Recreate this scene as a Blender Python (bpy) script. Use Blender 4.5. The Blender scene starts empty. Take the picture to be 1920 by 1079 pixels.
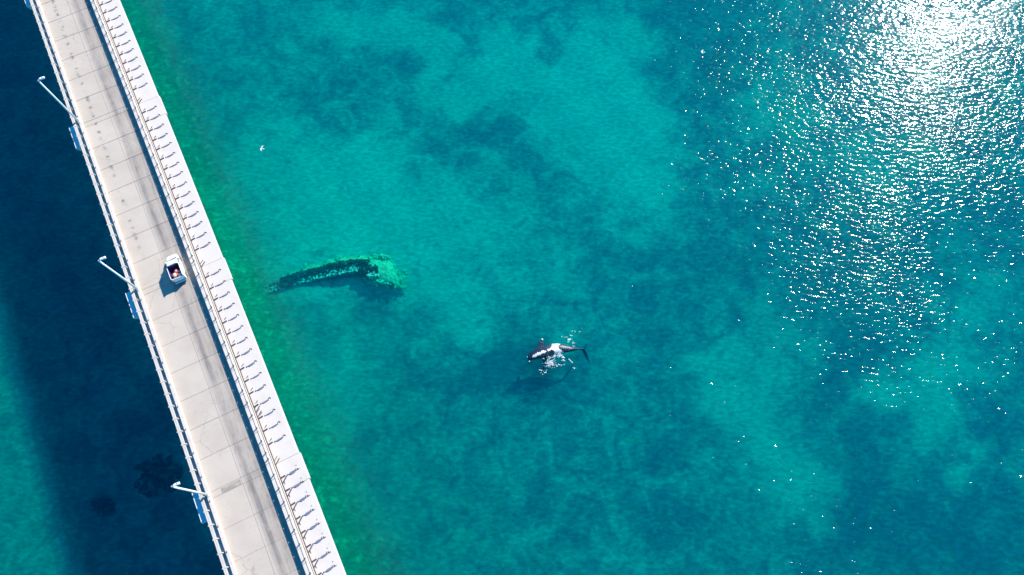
import bpy, math, random
import numpy as np
from mathutils import Matrix, Vector, noise as mnoise

sc = bpy.context.scene
col = sc.collection
random.seed(7)
R = math.radians

# ------------------------------------------------------------------ camera
cam = bpy.data.cameras.new('camera')
cam.sensor_width = 36
cam.lens = 1380.2 / 1920 * 36
cam.clip_end = 8000
cam_ob = bpy.data.objects.new('camera', cam)
col.objects.link(cam_ob)
cam_ob.matrix_world = Matrix.Translation((0, 0, 119)) @ Matrix.Rotation(R(20.70), 4, 'X') @ Matrix.Rotation(R(-1.88), 4, 'Z')
sc.camera = cam_ob

# ------------------------------------------------------------------ sky and sun
SUN_EL = R(38.6)
SUN_AZ = Vector((.628, .778, 0)).normalized()
world = bpy.data.worlds.new('World')
sc.world = world
world.use_nodes = True
wn = world.node_tree
sky = wn.nodes.new('ShaderNodeTexSky')
sky.sky_type = 'NISHITA'
sky.sun_disc = False
sky.sun_elevation = SUN_EL
sky.sun_rotation = math.atan2(SUN_AZ.x, SUN_AZ.y)
sky.air_density = 1.4
sky.dust_density = 0.3
sky.ozone_density = 1.5
hs = wn.nodes.new('ShaderNodeHueSaturation')
hs.inputs['Saturation'].default_value = 2.3
hs.inputs['Hue'].default_value = 0.49
wn.links.new(sky.outputs[0], hs.inputs['Color'])
tint = wn.nodes.new('ShaderNodeVectorMath')
tint.operation = 'MULTIPLY'
tint.inputs[1].default_value = (.05, 1.0, 1.35)
wn.links.new(hs.outputs[0], tint.inputs[0])
wn.links.new(tint.outputs[0], wn.nodes['Background'].inputs[0])
wn.nodes['Background'].inputs[1].default_value = 0.09
sun = bpy.data.lights.new('sun', 'SUN')
sun.energy = 5.0
sun.angle = R(.9)
sun.color = (1, .92, .83)
sun_ob = bpy.data.objects.new('sun', sun)
col.objects.link(sun_ob)
sd = Vector((SUN_AZ.x * math.cos(SUN_EL), SUN_AZ.y * math.cos(SUN_EL), math.sin(SUN_EL)))
sun_ob.rotation_euler = sd.to_track_quat('Z', 'Y').to_euler()
sun_ob.location = (60, 70, 140)
sc.view_settings.view_transform = 'Standard'
sc.view_settings.look = 'None'
sc.view_settings.gamma = 1
sc.view_settings.exposure = 0.75
sc.cycles.max_bounces = 10
sc.cycles.volume_bounces = 3
sc.cycles.use_denoising = True

# ------------------------------------------------------------------ node helpers
class NT:
    def __init__(s, name):
        s.m = bpy.data.materials.new(name)
        s.m.use_nodes = True
        s.t = s.m.node_tree
        s.t.nodes.clear()
        s.out = s.n('OutputMaterial')
    def n(s, kind, **kw):
        nd = s.t.nodes.new('ShaderNode' + kind)
        for k, v in kw.items():
            setattr(nd, k, v)
        return nd
    def l(s, a, b):
        s.t.links.new(a, b)
    def put(s, sock, v):
        if isinstance(v, bpy.types.NodeSocket):
            s.l(v, sock)
        else:
            if hasattr(sock.default_value, '__len__') and not hasattr(v, '__len__'):
                v = (v,) * len(sock.default_value)
            if hasattr(v, '__len__') and len(sock.default_value) == 4 and len(v) == 3:
                v = (*v, 1)
            sock.default_value = v
    def math(s, op, a, b=0.0, c=None, clamp=False):
        nd = s.n('Math', operation=op, use_clamp=clamp)
        s.put(nd.inputs[0], a)
        s.put(nd.inputs[1], b)
        if c is not None:
            s.put(nd.inputs[2], c)
        return nd.outputs[0]
    def mix(s, f, a, b):
        nd = s.n('Mix', data_type='RGBA')
        s.put(nd.inputs[0], f)
        s.put(nd.inputs[6], a)
        s.put(nd.inputs[7], b)
        return nd.outputs[2]
    def noise(s, vec, scale, detail=3, rough=.5, dist=0.0):
        nd = s.n('TexNoise')
        s.l(vec, nd.inputs['Vector'])
        nd.inputs['Scale'].default_value = scale
        nd.inputs['Detail'].default_value = detail
        nd.inputs['Roughness'].default_value = rough
        nd.inputs['Distortion'].default_value = dist
        return nd.outputs[0]
    def ramp(s, f, lo, hi, a=0.0, b=1.0):
        nd = s.n('MapRange', clamp=True, interpolation_type='SMOOTHSTEP')
        s.l(f, nd.inputs[0])
        for i, v in zip((1, 2, 3, 4), (lo, hi, a, b)):
            nd.inputs[i].default_value = v
        return nd.outputs[0]
    def pos(s):
        return s.n('NewGeometry').outputs['Position']
    def dot(s, vec, v):
        nd = s.n('VectorMath', operation='DOT_PRODUCT')
        s.l(vec, nd.inputs[0])
        nd.inputs[1].default_value = v
        return nd.outputs['Value']
    def xyz(s, x, y, z=0.0):
        nd = s.n('CombineXYZ')
        s.put(nd.inputs[0], x)
        s.put(nd.inputs[1], y)
        s.put(nd.inputs[2], z)
        return nd.outputs[0]
    def principled(s, color, rough=.8, metal=0.0, bump=None, dist=.02, spec=.3):
        p = s.n('BsdfPrincipled')
        s.put(p.inputs['Base Color'], color)
        s.put(p.inputs['Roughness'], rough)
        s.put(p.inputs['Metallic'], metal)
        p.inputs['Specular IOR Level'].default_value = spec
        if bump is not None:
            b = s.n('Bump')
            b.inputs['Distance'].default_value = dist
            s.l(bump, b.inputs['Height'])
            s.l(b.outputs[0], p.inputs['Normal'])
        s.l(p.outputs[0], s.out.inputs['Surface'])
        return s.m

# ------------------------------------------------------------------ bridge frame: s along the bridge, w across it, z up
TX, TY = -.42123, .90695
NX, NY = .90695, .42123
A0, MM, QQ = -35.5895, -.464496, -.0123483
DECK = 24.0
def P(s, w, z=DECK):
    y = .90695 * s
    x = A0 + MM * y + QQ * (y / 95 - .35) ** 2 * 95
    return Vector((x + w * NX, y + w * NY, z))
def heading(s):
    a, b = P(s - 1, 0), P(s + 1, 0)
    return math.atan2(-(b.x - a.x), b.y - a.y)

# ------------------------------------------------------------------ materials
def concrete(name, c, var=.12, scale=1.5, stain=0.0):
    t = NT(name)
    p = t.pos()
    n1 = t.noise(p, .6, 5, .6)
    n2 = t.noise(p, 9, 4, .6)
    oi = t.n('ObjectInfo').outputs['Random']
    dark = tuple(x * (1 - var * 2.2) for x in c)
    cc = t.mix(t.ramp(n1, .42, .72), c, dark)
    cc = t.mix(t.ramp(n2, .55, .75, 0, .35), cc, dark)
    cc = t.mix(t.math('MULTIPLY', oi, .22), cc, tuple(x * .88 for x in c))
    return t.principled(cc, .88, bump=n2, dist=.012)

def road_material():
    t = NT('road_concrete')
    p = t.pos()
    s = t.dot(p, (TX, TY, 0))
    w0 = t.dot(p, (NX, NY, 0))
    w = t.math('SUBTRACT', w0, float(P(40, 0).x * NX + P(40, 0).y * NY))
    base = (.48, .42, .345)
    c = t.mix(t.ramp(t.noise(p, .25, 4, .6), .35, .7), base, (.43, .37, .30))
    oi = t.n('ObjectInfo').outputs['Random']
    c = t.mix(t.math('MULTIPLY', oi, .3), c, (.39, .34, .28))
    # tyre-polished, stained right lane
    v = t.xyz(t.math('MULTIPLY', w, 1.7), t.math('MULTIPLY', s, .07))
    st = t.noise(v, 1.0, 6, .65, .3)
    lane = t.ramp(w, 5.45, 5.9)
    def band(c0, wd):
        d = t.math('DIVIDE', t.math('SUBTRACT', w, c0), wd)
        return t.math('POWER', 2.718, t.math('MULTIPLY', t.math('MULTIPLY', d, d), -1.0))
    b = t.math('MAXIMUM', t.math('MULTIPLY', band(6.35, .45), .85), t.math('MAXIMUM', t.math('MULTIPLY', band(7.7, .4), .6), .34))
    pat = t.ramp(t.noise(p, .35, 4, .65), .3, .7, .45, 1.0)
    amt = t.math('MULTIPLY', t.math('MULTIPLY', t.math('MULTIPLY', b, lane), t.ramp(st, .25, .66, .35, 1.25)), pat)
    fine = t.ramp(t.noise(t.xyz(t.math('MULTIPLY', w, 5), t.math('MULTIPLY', s, .5)), 1.0, 5, .7), .45, .72, 0, .35)
    amt = t.math('ADD', amt, t.math('MULTIPLY', fine, lane), clamp=True)
    c = t.mix(t.math('MULTIPLY', lane, .22), c, (.30, .27, .24))
    c = t.mix(amt, c, (.17, .155, .14))
    # dripped spots down the middle of the left lane
    per = t.math('COSINE', t.math('MULTIPLY', t.math('ADD', s, t.math('MULTIPLY', t.noise(p, .35, 2, .5), 2.2)), 2 * math.pi / 1.65))
    dots = t.math('MULTIPLY', t.ramp(per, .35, 1.0), band(3.05, .22))
    drip = t.math('MULTIPLY', band(3.05, .34), t.ramp(t.noise(p, .9, 4, .7), .5, .72))
    where = t.math('ADD', t.ramp(s, 58, 66), t.math('SUBTRACT', 1.0, t.ramp(s, 12, 17)), clamp=True)
    sp = t.math('MULTIPLY', t.math('MAXIMUM', t.math('MULTIPLY', dots, t.ramp(t.noise(p, .5, 2, .5), .38, .55)), drip), where)
    c = t.mix(t.math('MULTIPLY', sp, .85), c, (.14, .125, .11))
    # a dark rubbed patch beside a joint, a paler repair beside it
    def box2(s0, s1, w0_, w1_):
        e = .12
        a_ = t.math('MULTIPLY', t.ramp(s, s0, s0 + e), t.math('SUBTRACT', 1.0, t.ramp(s, s1 - e, s1)))
        return t.math('MULTIPLY', a_, t.math('MULTIPLY', t.ramp(w, w0_, w0_ + e), t.math('SUBTRACT', 1.0, t.ramp(w, w1_ - e, w1_))))
    pat2 = t.ramp(t.noise(p, .9, 4, .65), .3, .62, .25, .8)
    s_off = float(P(10.1, 3).x * TX + P(10.1, 3).y * TY) - 10.1
    c = t.mix(t.math('MULTIPLY', box2(9.2 + s_off, 10.0 + s_off, 2.6, 5.3), pat2), c, (.20, .18, .155))
    # scattered scuffs, marks across, hair cracks
    sc1 = t.ramp(t.noise(t.xyz(t.math('MULTIPLY', w, .8), t.math('MULTIPLY', s, 2.2)), 1.0, 5, .7), .56, .74, 0, .6)
    c = t.mix(t.math('MULTIPLY', sc1, t.ramp(t.noise(p, .12, 2, .5), .48, .6)), c, (.25, .235, .22))
    vo = t.n('TexVoronoi', feature='DISTANCE_TO_EDGE')
    t.l(t.n('VectorMath', operation='ADD').outputs[0], vo.inputs['Vector'])
    va = vo.inputs['Vector'].links[0].from_node
    t.l(p, va.inputs[0])
    nv = t.n('TexNoise')
    nv.inputs['Scale'].default_value = .8
    nv.inputs['Detail'].default_value = 4
    t.l(p, nv.inputs['Vector'])
    t.l(nv.outputs['Color'], va.inputs[1])
    vo.inputs['Scale'].default_value = .22
    cr = t.math('MULTIPLY', t.math('SUBTRACT', 1.0, t.ramp(vo.outputs['Distance'], 0, .012)), t.ramp(t.noise(p, .09, 2, .5), .5, .56))
    c = t.mix(t.math('MULTIPLY', cr, .5), c, (.2, .19, .18))
    return t.principled(c, .85, bump=t.noise(p, 8, 4, .6), dist=.01)

M = {}
M['road'] = road_material()
M['slab'] = concrete('pale_concrete', (.56, .51, .45), .03)
M['barrier'] = concrete('barrier_concrete', (.55, .50, .44), .06)
M['footway'] = concrete('footway_concrete', (.48, .47, .46), .14)
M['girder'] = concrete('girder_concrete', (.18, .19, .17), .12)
M['coping'] = concrete('coping_concrete', (.55, .51, .46), .06)
M['cap'] = concrete('wet_cap_concrete', (.8, .8, .78), .08)

def plain(name, c, rough=.5, metal=0.0, noise_amt=.15, spec=.5):
    t = NT(name)
    p = t.n('TexCoord').outputs['Object']
    cc = t.mix(t.ramp(t.noise(p, 6, 4, .6), .4, .7, 0, noise_amt), c, tuple(x * .45 for x in c))
    return t.principled(cc, rough, metal, spec=spec)
M['white_metal'] = plain('white_painted_steel', (.8, .8, .79), .4, 0, .12)
M['steel'] = plain('dark_violet_steel', (.055, .058, .105), .55, .2, .3)
M['blade'] = plain('grey_blue_steel', (.16, .19, .27), .5, .2, .4)
M['rust'] = plain('brown_painted_steel', (.10, .07, .07), .6, .2, .5)
M['cream'] = plain('cream_tray', (.72, .64, .53), .7, 0, .3)
M['joint'] = plain('joint_filler', (.05, .045, .04), .9, 0, .2)
M['lens'] = plain('lamp_glass', (.5, .52, .5), .15, 0, .05)
M['carpaint'] = plain('white_car_paint', (.8, .8, .8), .22, 0, .04)
M['glass'] = plain('dark_car_glass', (.03, .04, .05), .06, 0, .05, 1.0)
M['liner'] = plain('purple_bed_liner', (.045, .015, .09), .6, 0, .3)
M['tyre'] = plain('tyre_rubber', (.02, .02, .02), .85)
M['chrome'] = plain('alloy', (.5, .5, .52), .3, .8)
M['red_lens'] = plain('red_lens', (.5, .03, .02), .2)
M['clear_lens'] = plain('clear_lens', (.7, .72, .72), .1)
M['blue_plastic'] = plain('pale_blue_bumper', (.35, .6, .68), .35)
M['pink'] = plain('pink_cloth', (.72, .25, .22), .9, 0, .5)
M['peach'] = plain('peach_sacking', (.78, .5, .38), .9, 0, .4)
M['white_cloth'] = plain('white_cloth', (.8, .78, .76), .9, 0, .15)
M['orange'] = plain('orange_cloth', (.7, .2, .08), .9, 0, .4)
M['feather'] = plain('white_feather', (.82, .82, .82), .8, 0, .05)
M['feather_grey'] = plain('grey_feather', (.45, .46, .48), .8, 0, .2)
M['beak'] = plain('yellow_beak', (.7, .45, .05), .5)
M['foam'] = plain('foam', (.85, .86, .86), .9, 0, .05)
M['algae_plate'] = None

# ------------------------------------------------------------------ mesh helpers
def tag(o, label=None, cat=None, group=None, kind=None):
    if label: o['label'] = label
    if cat: o['category'] = cat
    if group: o['group'] = group
    if kind: o['kind'] = kind
    return o
def empty(name, loc=(0, 0, 0), rz=0.0):
    o = bpy.data.objects.new(name, None)
    o.empty_display_size = .5
    o.location = loc
    o.rotation_euler[2] = rz
    col.objects.link(o)
    return o
class MB:
    def __init__(s):
        s.v, s.f, s.mi = [], [], []
    def add(s, vs, fs, mi=0):
        k = len(s.v)
        s.v += [tuple(v) for v in vs]
        s.f += [tuple(i + k for i in f) for f in fs]
        s.mi += [mi] * len(fs)
        return s
    def box(s, x0, x1, y0, y1, z0, z1, mi=0, ch=0.0):
        if ch <= 0:
            vs = [(x, y, z) for z in (z0, z1) for y in (y0, y1) for x in (x0, x1)]
            return s.add(vs, [(0, 2, 3, 1), (4, 5, 7, 6), (0, 1, 5, 4), (1, 3, 7, 5), (3, 2, 6, 7), (2, 0, 4, 6)], mi)
        rings = []
        for z, k in ((z0, 0), (z1 - ch, 0), (z1, ch)):
            rings.append([(x0 + k, y0 + k, z), (x1 - k, y0 + k, z), (x1 - k, y1 - k, z), (x0 + k, y1 - k, z)])
        return s.loft(rings, mi)
    def loft(s, rings, mi=0, cap=True, close=True):
        n = len(rings[0])
        vs = [v for r in rings for v in r]
        fs = []
        for i in range(len(rings) - 1):
            for j in range(n if close else n - 1):
                a, b = i * n + j, i * n + (j + 1) % n
                fs.append((a, b, b + n, a + n))
        if cap:
            fs.append(tuple(range(n - 1, -1, -1)))
            fs.append(tuple(range((len(rings) - 1) * n, len(rings) * n)))
        return s.add(vs, fs, mi)
    def tube(s, pts, r, n=8, mi=0):
        pts = [Vector(p) for p in pts]
        rr = r if hasattr(r, '__len__') else [r] * len(pts)
        rings = []
        for i, p in enumerate(pts):
            d = (pts[min(i + 1, len(pts) - 1)] - pts[max(i - 1, 0)]).normalized()
            u = d.cross(Vector((0, 0, 1)) if abs(d.z) < .95 else Vector((1, 0, 0))).normalized()
            v = d.cross(u)
            rings.append([p + u * rr[i] * math.cos(2 * math.pi * k / n) + v * rr[i] * math.sin(2 * math.pi * k / n) for k in range(n)])
        return s.loft(rings, mi)
    def bar(s, a, b, wd, z0, z1, mi=0, wd2=None):
        a, b = Vector((*a, 0)), Vector((*b, 0))
        d = (b - a).normalized()
        u = Vector((-d.y, d.x, 0))
        wd2 = wd if wd2 is None else wd2
        q = [a + u * wd / 2, a - u * wd / 2, b - u * wd2 / 2, b + u * wd2 / 2]
        return s.loft([[(p.x, p.y, z0) for p in q], [(p.x, p.y, z1) for p in q]], mi)
    def mesh(s, name, mats, smooth=False):
        me = bpy.data.meshes.new(name)
        me.from_pydata(s.v, [], s.f)
        for m in (mats if isinstance(mats, (list, tuple)) else [mats]):
            me.materials.append(m)
        me.polygons.foreach_set('material_index', s.mi)
        if smooth:
            me.polygons.foreach_set('use_smooth', [True] * len(me.polygons))
        me.update()
        return me
def link(name, me, parent=None, loc=(0, 0, 0), rz=0.0):
    o = bpy.data.objects.new(name, me)
    o.location = loc
    o.rotation_euler[2] = rz
    if parent is not None:
        o.parent = parent
    col.objects.link(o)
    return o
def fix_normals(me):
    import bmesh
    bm = bmesh.new()
    bm.from_mesh(me)
    bmesh.ops.recalc_face_normals(bm, faces=bm.faces)
    bm.to_mesh(me)
    bm.free()
def at(me, name, s, parent, z=DECK, w=0.0):
    """a piece whose mesh is drawn in (across, along, up) about bridge station s"""
    p = P(s, w, z)
    if parent is not None:
        p = p - parent.location
    o = link(name, me, parent, p, heading(s))
    return o
def sweep(name, mats, parent, prof, s0, s1, step=8.0):
    """a long member along the bridge; prof is a closed loop of (w, z above deck)"""
    b = MB()
    n = max(1, int(math.ceil((s1 - s0) / step)))
    off = parent.location if parent is not None else Vector((0, 0, 0))
    b.loft([[P(s0 + (s1 - s0) * i / n, w, DECK + z) - off for w, z in prof] for i in range(n + 1)])
    me = b.mesh(name, mats)
    fix_normals(me)
    return link(name, me, parent)

# ------------------------------------------------------------------ water
def water_material():
    t = NT('sea_water')
    p = t.pos()
    mp = t.n('Mapping')
    mp.inputs['Rotation'].default_value[2] = R(25)
    mp.inputs['Scale'].default_value = (.55, 1.15, 1)
    t.l(p, mp.inputs[0])
    n1 = t.noise(mp.outputs[0], 1.55, 2, .45, .35)
    mp2 = t.n('Mapping')
    mp2.inputs['Rotation'].default_value[2] = R(40)
    mp2.inputs['Scale'].default_value = (.5, 1.0, 1)
    t.l(p, mp2.inputs[0])
    n2 = t.noise(mp2.outputs[0], .5, 2, .5, .2)
    gust = t.ramp(t.noise(p, .035, 4, .6), .32, .68, .55, 1.3)
    h = t.math('ADD', t.math('MULTIPLY', t.math('MULTIPLY', n1, gust), .150), t.math('MULTIPLY', n2, .085))
    bp = t.n('Bump')
    bp.inputs['Strength'].default_value = 1
    bp.inputs['Distance'].default_value = 1
    t.l(h, bp.inputs['Height'])
    gl = t.n('BsdfGlossy')
    gl.inputs['Roughness'].default_value = .075
    t.l(bp.outputs[0], gl.inputs['Normal'])
    geo = t.n('NewGeometry')
    dt = t.n('VectorMath', operation='DOT_PRODUCT')
    t.l(geo.outputs['Incoming'], dt.inputs[0])
    t.l(bp.outputs[0], dt.inputs[1])
    g = t.math('SUBTRACT', 1.0, t.math('ABSOLUTE', dt.outputs['Value']), clamp=True)
    fres = t.math('ADD', .02, t.math('MULTIPLY', t.math('POWER', g, 5.0), .98), clamp=True)   # same from above and below
    tr = t.n('BsdfTransparent')
    mx = t.n('MixShader')
    t.l(fres, mx.inputs[0])
    # caustic light streaks painted into the transparent colour by the ripple noise
    caustic_tint = t.ramp(n1, .36, .66, .80, 1.0)
    t.l(t.mix(caustic_tint, (0, 0, 0), (1, 1, 1)), tr.inputs[0])
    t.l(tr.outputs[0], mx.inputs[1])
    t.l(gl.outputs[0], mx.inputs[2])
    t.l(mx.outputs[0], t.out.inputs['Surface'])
    v = t.n('VolumeScatter')
    v.inputs['Color'].default_value = (.0, .55, .85, 1)
    v.inputs['Density'].default_value = .075
    v.inputs['Anisotropy'].default_value = .1
    a = t.n('VolumeAbsorption')
    a.inputs['Color'].default_value = (0, .922, .920, 1)
    a.inputs['Density'].default_value = .80
    ad = t.n('AddShader')
    t.l(v.outputs[0], ad.inputs[0])
    t.l(a.outputs[0], ad.inputs[1])
    t.l(ad.outputs[0], t.out.inputs['Volume'])
    return t.m
b = MB()
b.box(-2500, 2500, -2500, 2500, -9, 0)
water = link('water', b.mesh('water', water_material()))
tag(water, kind='structure')

# ------------------------------------------------------------------ seabed
BLOBS = [(-27.1, 106.0, 8.9, 6.3, 0.7), (-31.1, 96.5, 2.8, 1.6, 0.7), (-15.9, 100.8, 2.8, 7.5, 0.5), (-13.7, 96.1, 2.7, 4.0, 0.5), (0.5, 98.2, 7.6, 7.4, 0.75), (-4.6, 90.5, 5.4, 5.2, 0.4), (13.0, 87.3, 9.6, 10.3, 0.7), (7.3, 103.3, 2.8, 2.7, 0.3), (22.7, 102.6, 5.5, 8.3, 0.5), (16.2, 72.6, 5.1, 7.2, 0.5), (24.9, 78.2, 5.2, 16.4, 0.55), (30.1, 68.6, 6.1, 7.1, 0.5), (-10.5, 88.9, 7.5, 3.8, 0.4), (-32.2, 74.4, 15.5, 10.9, 0.3), (-25.6, 62.7, 16.0, 11.5, 0.4), (-5.6, 59.8, 16.9, 9.0, 0.3), (-39.5, 61.0, 5.0, 6.8, 0.5), (-51.5, 71.6, 6.2, 13.3, 0.3), (-34.0, 38.0, 9.4, 10.1, 0.4), (-9.6, 45.1, 10.5, 7.3, 0.3), (53.2, 85.8, 9.5, 11.7, 0.4), (71.2, 70.5, 9.1, 7.2, 0.3), (37.2, 24.3, 6.3, 10.4, 0.45), (44.5, 13.4, 7.0, 9.8, 0.5), (65.2, 24.3, 8.1, 4.7, 0.5), (74.6, 29.5, 3.6, 8.8, 0.5), (73.6, 13.8, 1.6, 2.3, 0.6), (48.1, 35.2, 5.1, 4.9, 0.4), (84.2, 41.8, 7.5, 6.3, 0.3), (36.3, 37.5, 3.7, 6.0, 0.4), (-31.2, 21.1, 6.3, 8.2, 0.25), (2.7, 20.0, 8.0, 8.2, 0.1), (-22.5, 99.7, 6.6, 4.7, -0.5), (-33.5, 99.5, 4.4, 6.8, -0.2), (-8.8, 101.9, 2.8, 6.9, -0.5), (6.2, 104.7, 2.4, 2.5, -0.9), (10.3, 98.4, 4.4, 4.7, -0.6), (43.8, 95.1, 5.4, 15.0, -0.5), (37.5, 78.9, 2.6, 16.5, -0.4), (-37.0, 86.7, 14.9, 6.4, -0.3), (-67.6, 100.9, 5.5, 11.1, -0.3), (-5.3, 79.4, 11.5, 4.9, -0.25), (62.3, 50.9, 27.0, 6.5, -0.25), (27.5, 43.8, 8.5, 7.2, -0.25), (68.2, 2.7, 15.1, 6.7, -0.7), (54.6, 11.4, 5.2, 7.0, -0.5), (55.5, 30.1, 5.5, 7.8, -0.5), (25.1, 12.4, 4.3, 11.4, -0.4), (0.5, 30.5, 7.5, 4.0, -1.1), (-24.8, 41.6, 8.5, 2.5, -0.6), (-38.2, 43.1, 4.8, 2.5, -0.5), (81.0, 19.2, 5.3, 7.4, -0.5), (-6.0, 29.4, 11.9, 6.7, -0.25), (-4.5, 16.7, 13.2, 7.1, -0.2), (91.5, 58.4, 5.9, 11.6, -0.3), (68.8, 36.4, 18.5, 4.0, -0.3), (-18.0, 31.7, 5.5, 5.8, -0.15)]  # sand and seagrass patches; dark ones by whale and wreck paint in shade
def seabed_material():
    t = NT('seabed_sand_seagrass_and_shade')
    p = t.pos()
    at_ = t.n('Attribute', attribute_name='sand_and_shade').outputs['Fac']
    al = t.n('Attribute', attribute_name='algae').outputs['Fac']
    big = t.math('SUBTRACT', t.noise(p, .045, 5, .6, .6), .5)
    mid = t.math('SUBTRACT', t.noise(p, .22, 5, .62, .8), .5)
    fin = t.math('SUBTRACT', t.noise(p, 1.1, 4, .6), .5)
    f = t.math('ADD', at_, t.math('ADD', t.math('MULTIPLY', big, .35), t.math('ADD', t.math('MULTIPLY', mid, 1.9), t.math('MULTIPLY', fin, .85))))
    rid = t.math('SUBTRACT', 1.0, t.math('ABSOLUTE', t.math('MULTIPLY', t.math('SUBTRACT', t.noise(p, .11, 4, .6, 1.6), .5), 5.0)), clamp=True)
    f = t.math('ADD', f, t.math('MULTIPLY', t.math('MULTIPLY', rid, rid), t.ramp(at_, .35, 1.0, .04, .42)))
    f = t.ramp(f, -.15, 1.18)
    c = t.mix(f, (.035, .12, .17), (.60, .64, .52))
    alg = t.mix(t.ramp(t.noise(p, .8, 4, .7), .5, .72), (.03, .21, .012), (.25, .62, .16))
    c = t.mix(t.math('MULTIPLY', al, .75), c, alg)
    d = t.n('BsdfDiffuse')
    t.l(c, d.inputs[0])
    t.l(d.outputs[0], t.out.inputs['Surface'])
    return t.m
def seabed():
    xs = np.concatenate([-135 - np.geomspace(1, 2300, 14)[::-1], np.arange(-134, 135, 1.0), 135 + np.geomspace(1, 2300, 14)])
    ys = np.concatenate([-50 - np.geomspace(1, 2300, 14)[::-1], np.arange(-49, 150, 1.0), 150 + np.geomspace(1, 2300, 14)])
    X, Y = np.meshgrid(xs, ys)
    sand_and_shade = .38 + .06 * np.clip(-X / 50, -1, 1)
    # domain warp so that the patches are ragged
    wx = X + 2.6 * np.sin(Y * .31 + 1.7 * np.sin(X * .17)) + 1.3 * np.sin(Y * .83 + X * .4)
    wy = Y + 2.6 * np.sin(X * .27 + 2.1 * np.sin(Y * .13)) + 1.2 * np.sin(X * .71 - Y * .5)
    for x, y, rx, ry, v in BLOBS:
        sand_and_shade += (v * 1.2 if v > 0 else v * .6) * np.exp(-((wx - x) / rx) ** 2 - ((wy - y) / ry) ** 2)
    # distance across the bridge
    Yc = (Y * 1.0)
    wdist = (X - (A0 + MM * Y + QQ * (np.clip(Y, -60, 150) / 95 - .35) ** 2 * 95)) * .90695
    edge = np.exp(-((wdist - 7.5) / 4.6) ** 2)
    left = 1 / (1 + np.exp((wdist + 27) / 4.0))
    edge2 = np.exp(-((wdist - 8.5) / 6.2) ** 2)
    wide = np.exp(-((np.maximum(wdist, 8) - 8) / 24) ** 2) * (wdist > -6)
    algae = np.clip(edge2 * .85 + wide * .28 + left * .55, 0, 1)
    Z = -5.2 + .35 * np.sin(X * .09 + 1.3 * np.sin(Y * .07)) + .12 * np.sin(X * .53 + Y * .31) + .1 * np.sin(Y * .67 - X * .23) + 1.9 * np.exp(-((wdist - 7.0) / 4.0) ** 2)
    Z = Z + 1.5 * np.exp(-((X + 33) / 13) ** 2 - ((Y - 48.5) / 6) ** 2)
    Z = Z - .8 * np.clip((X + 5) / 90, 0, 1) - .7 * np.clip((38 - Y) / 45, 0, 1) * np.clip((wdist + 5) / 20, 0, 1)
    ny, nx = X.shape
    vs = np.stack([X, Y, Z], -1).reshape(-1, 3)
    idx = np.arange(ny * nx).reshape(ny, nx)
    fs = np.stack([idx[:-1, :-1], idx[:-1, 1:], idx[1:, 1:], idx[1:, :-1]], -1).reshape(-1, 4)
    me = bpy.data.meshes.new('seabed')
    me.from_pydata(vs.tolist(), [], fs.tolist())
    for nm, arr in (('sand_and_shade', sand_and_shade), ('algae', algae)):
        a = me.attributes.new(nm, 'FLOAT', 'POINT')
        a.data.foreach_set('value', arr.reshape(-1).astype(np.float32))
    me.polygons.foreach_set('use_smooth', [True] * len(me.polygons))
    me.materials.append(seabed_material())
    return tag(link('seabed', me), kind='structure')
seabed()

# ------------------------------------------------------------------ the bridge
SPAN = 30.3
PIERS = [40.4 + SPAN * k for k in range(-5, 9)]
bridge = empty('road_bridge', P(40.4, 6.5, 0))
tag(bridge, 'long pale concrete road bridge crossing the turquoise sea on the left side', 'bridge')
S0, S1 = -130.0, 290.0
# superstructure: deck slab, and an unseen girder made extra deep to widen its shadow
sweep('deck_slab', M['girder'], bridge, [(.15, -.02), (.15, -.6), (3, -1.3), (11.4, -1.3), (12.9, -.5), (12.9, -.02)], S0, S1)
sweep('shadow_box_girder', M['girder'], bridge, [(2.2, -1.32), (4.0, -11.5), (10.75, -11.5), (12.0, -1.32)], S0, S1)
b = MB()
for ring in [0]:
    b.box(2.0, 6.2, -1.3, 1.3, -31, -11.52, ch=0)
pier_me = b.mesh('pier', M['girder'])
b = MB()
b.loft([[(-1.15 + k, -2.9 + k, z), (1.2, -2.9 + k, z), (1.2, 1.3 - k, z), (-1.15 + k, 1.3 - k, z)] for z, k in ((-2.4, .3), (-1.2, 0), (-1.0, .06))])
b.box(1.2, 2.6, -2.4, .9, -3.6, -1.4)
cap_me = b.mesh('pier_cap', M['cap'])
for s in PIERS:
    at(pier_me, 'pier', s, bridge)
    at(cap_me, 'pier_cap', s, bridge)

def joint_stations(s0, s1):
    out = []
    for pj in PIERS:
        for d in (0, -.85, -5.0, -9.15, -13.3, -17.5, -21.7, -25.9):
            if s0 <= pj + d <= s1:
                out.append(pj + d)
    return sorted(out)
NEAR0, NEAR1 = -22.0, 118.0
# road: near part slab by slab, far parts as one plain length
js = joint_stations(NEAR0, NEAR1)
RZ = .10
for lane, (w0, w1) in enumerate(((1.50, 5.42), (5.455, 9.0))):
    for a, c in zip(js[:-1], js[1:]):
        b = MB()
        g = random.uniform(.010, .02)
        L_ = c - a
        dz = random.uniform(-.006, .006)
        b.box(w0, w1, -L_ / 2 + g, L_ / 2 - g, -.015, RZ + dz, ch=.012)
        at(b.mesh('road_slab', M['road']), 'road_slab', (a + c) / 2, bridge)
for a, c in ((S0, js[0] - .02), (js[-1] + .02, S1)):
    sweep('carriageway', M['road'], bridge, [(1.5, -.015), (1.5, RZ), (9.0, RZ), (9.0, -.015)], a, c)
sweep('joint_bed', M['joint'], bridge, [(1.45, -.018), (1.45, .055), (9.02, .055), (9.02, -.018)], js[0], js[-1])
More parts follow.
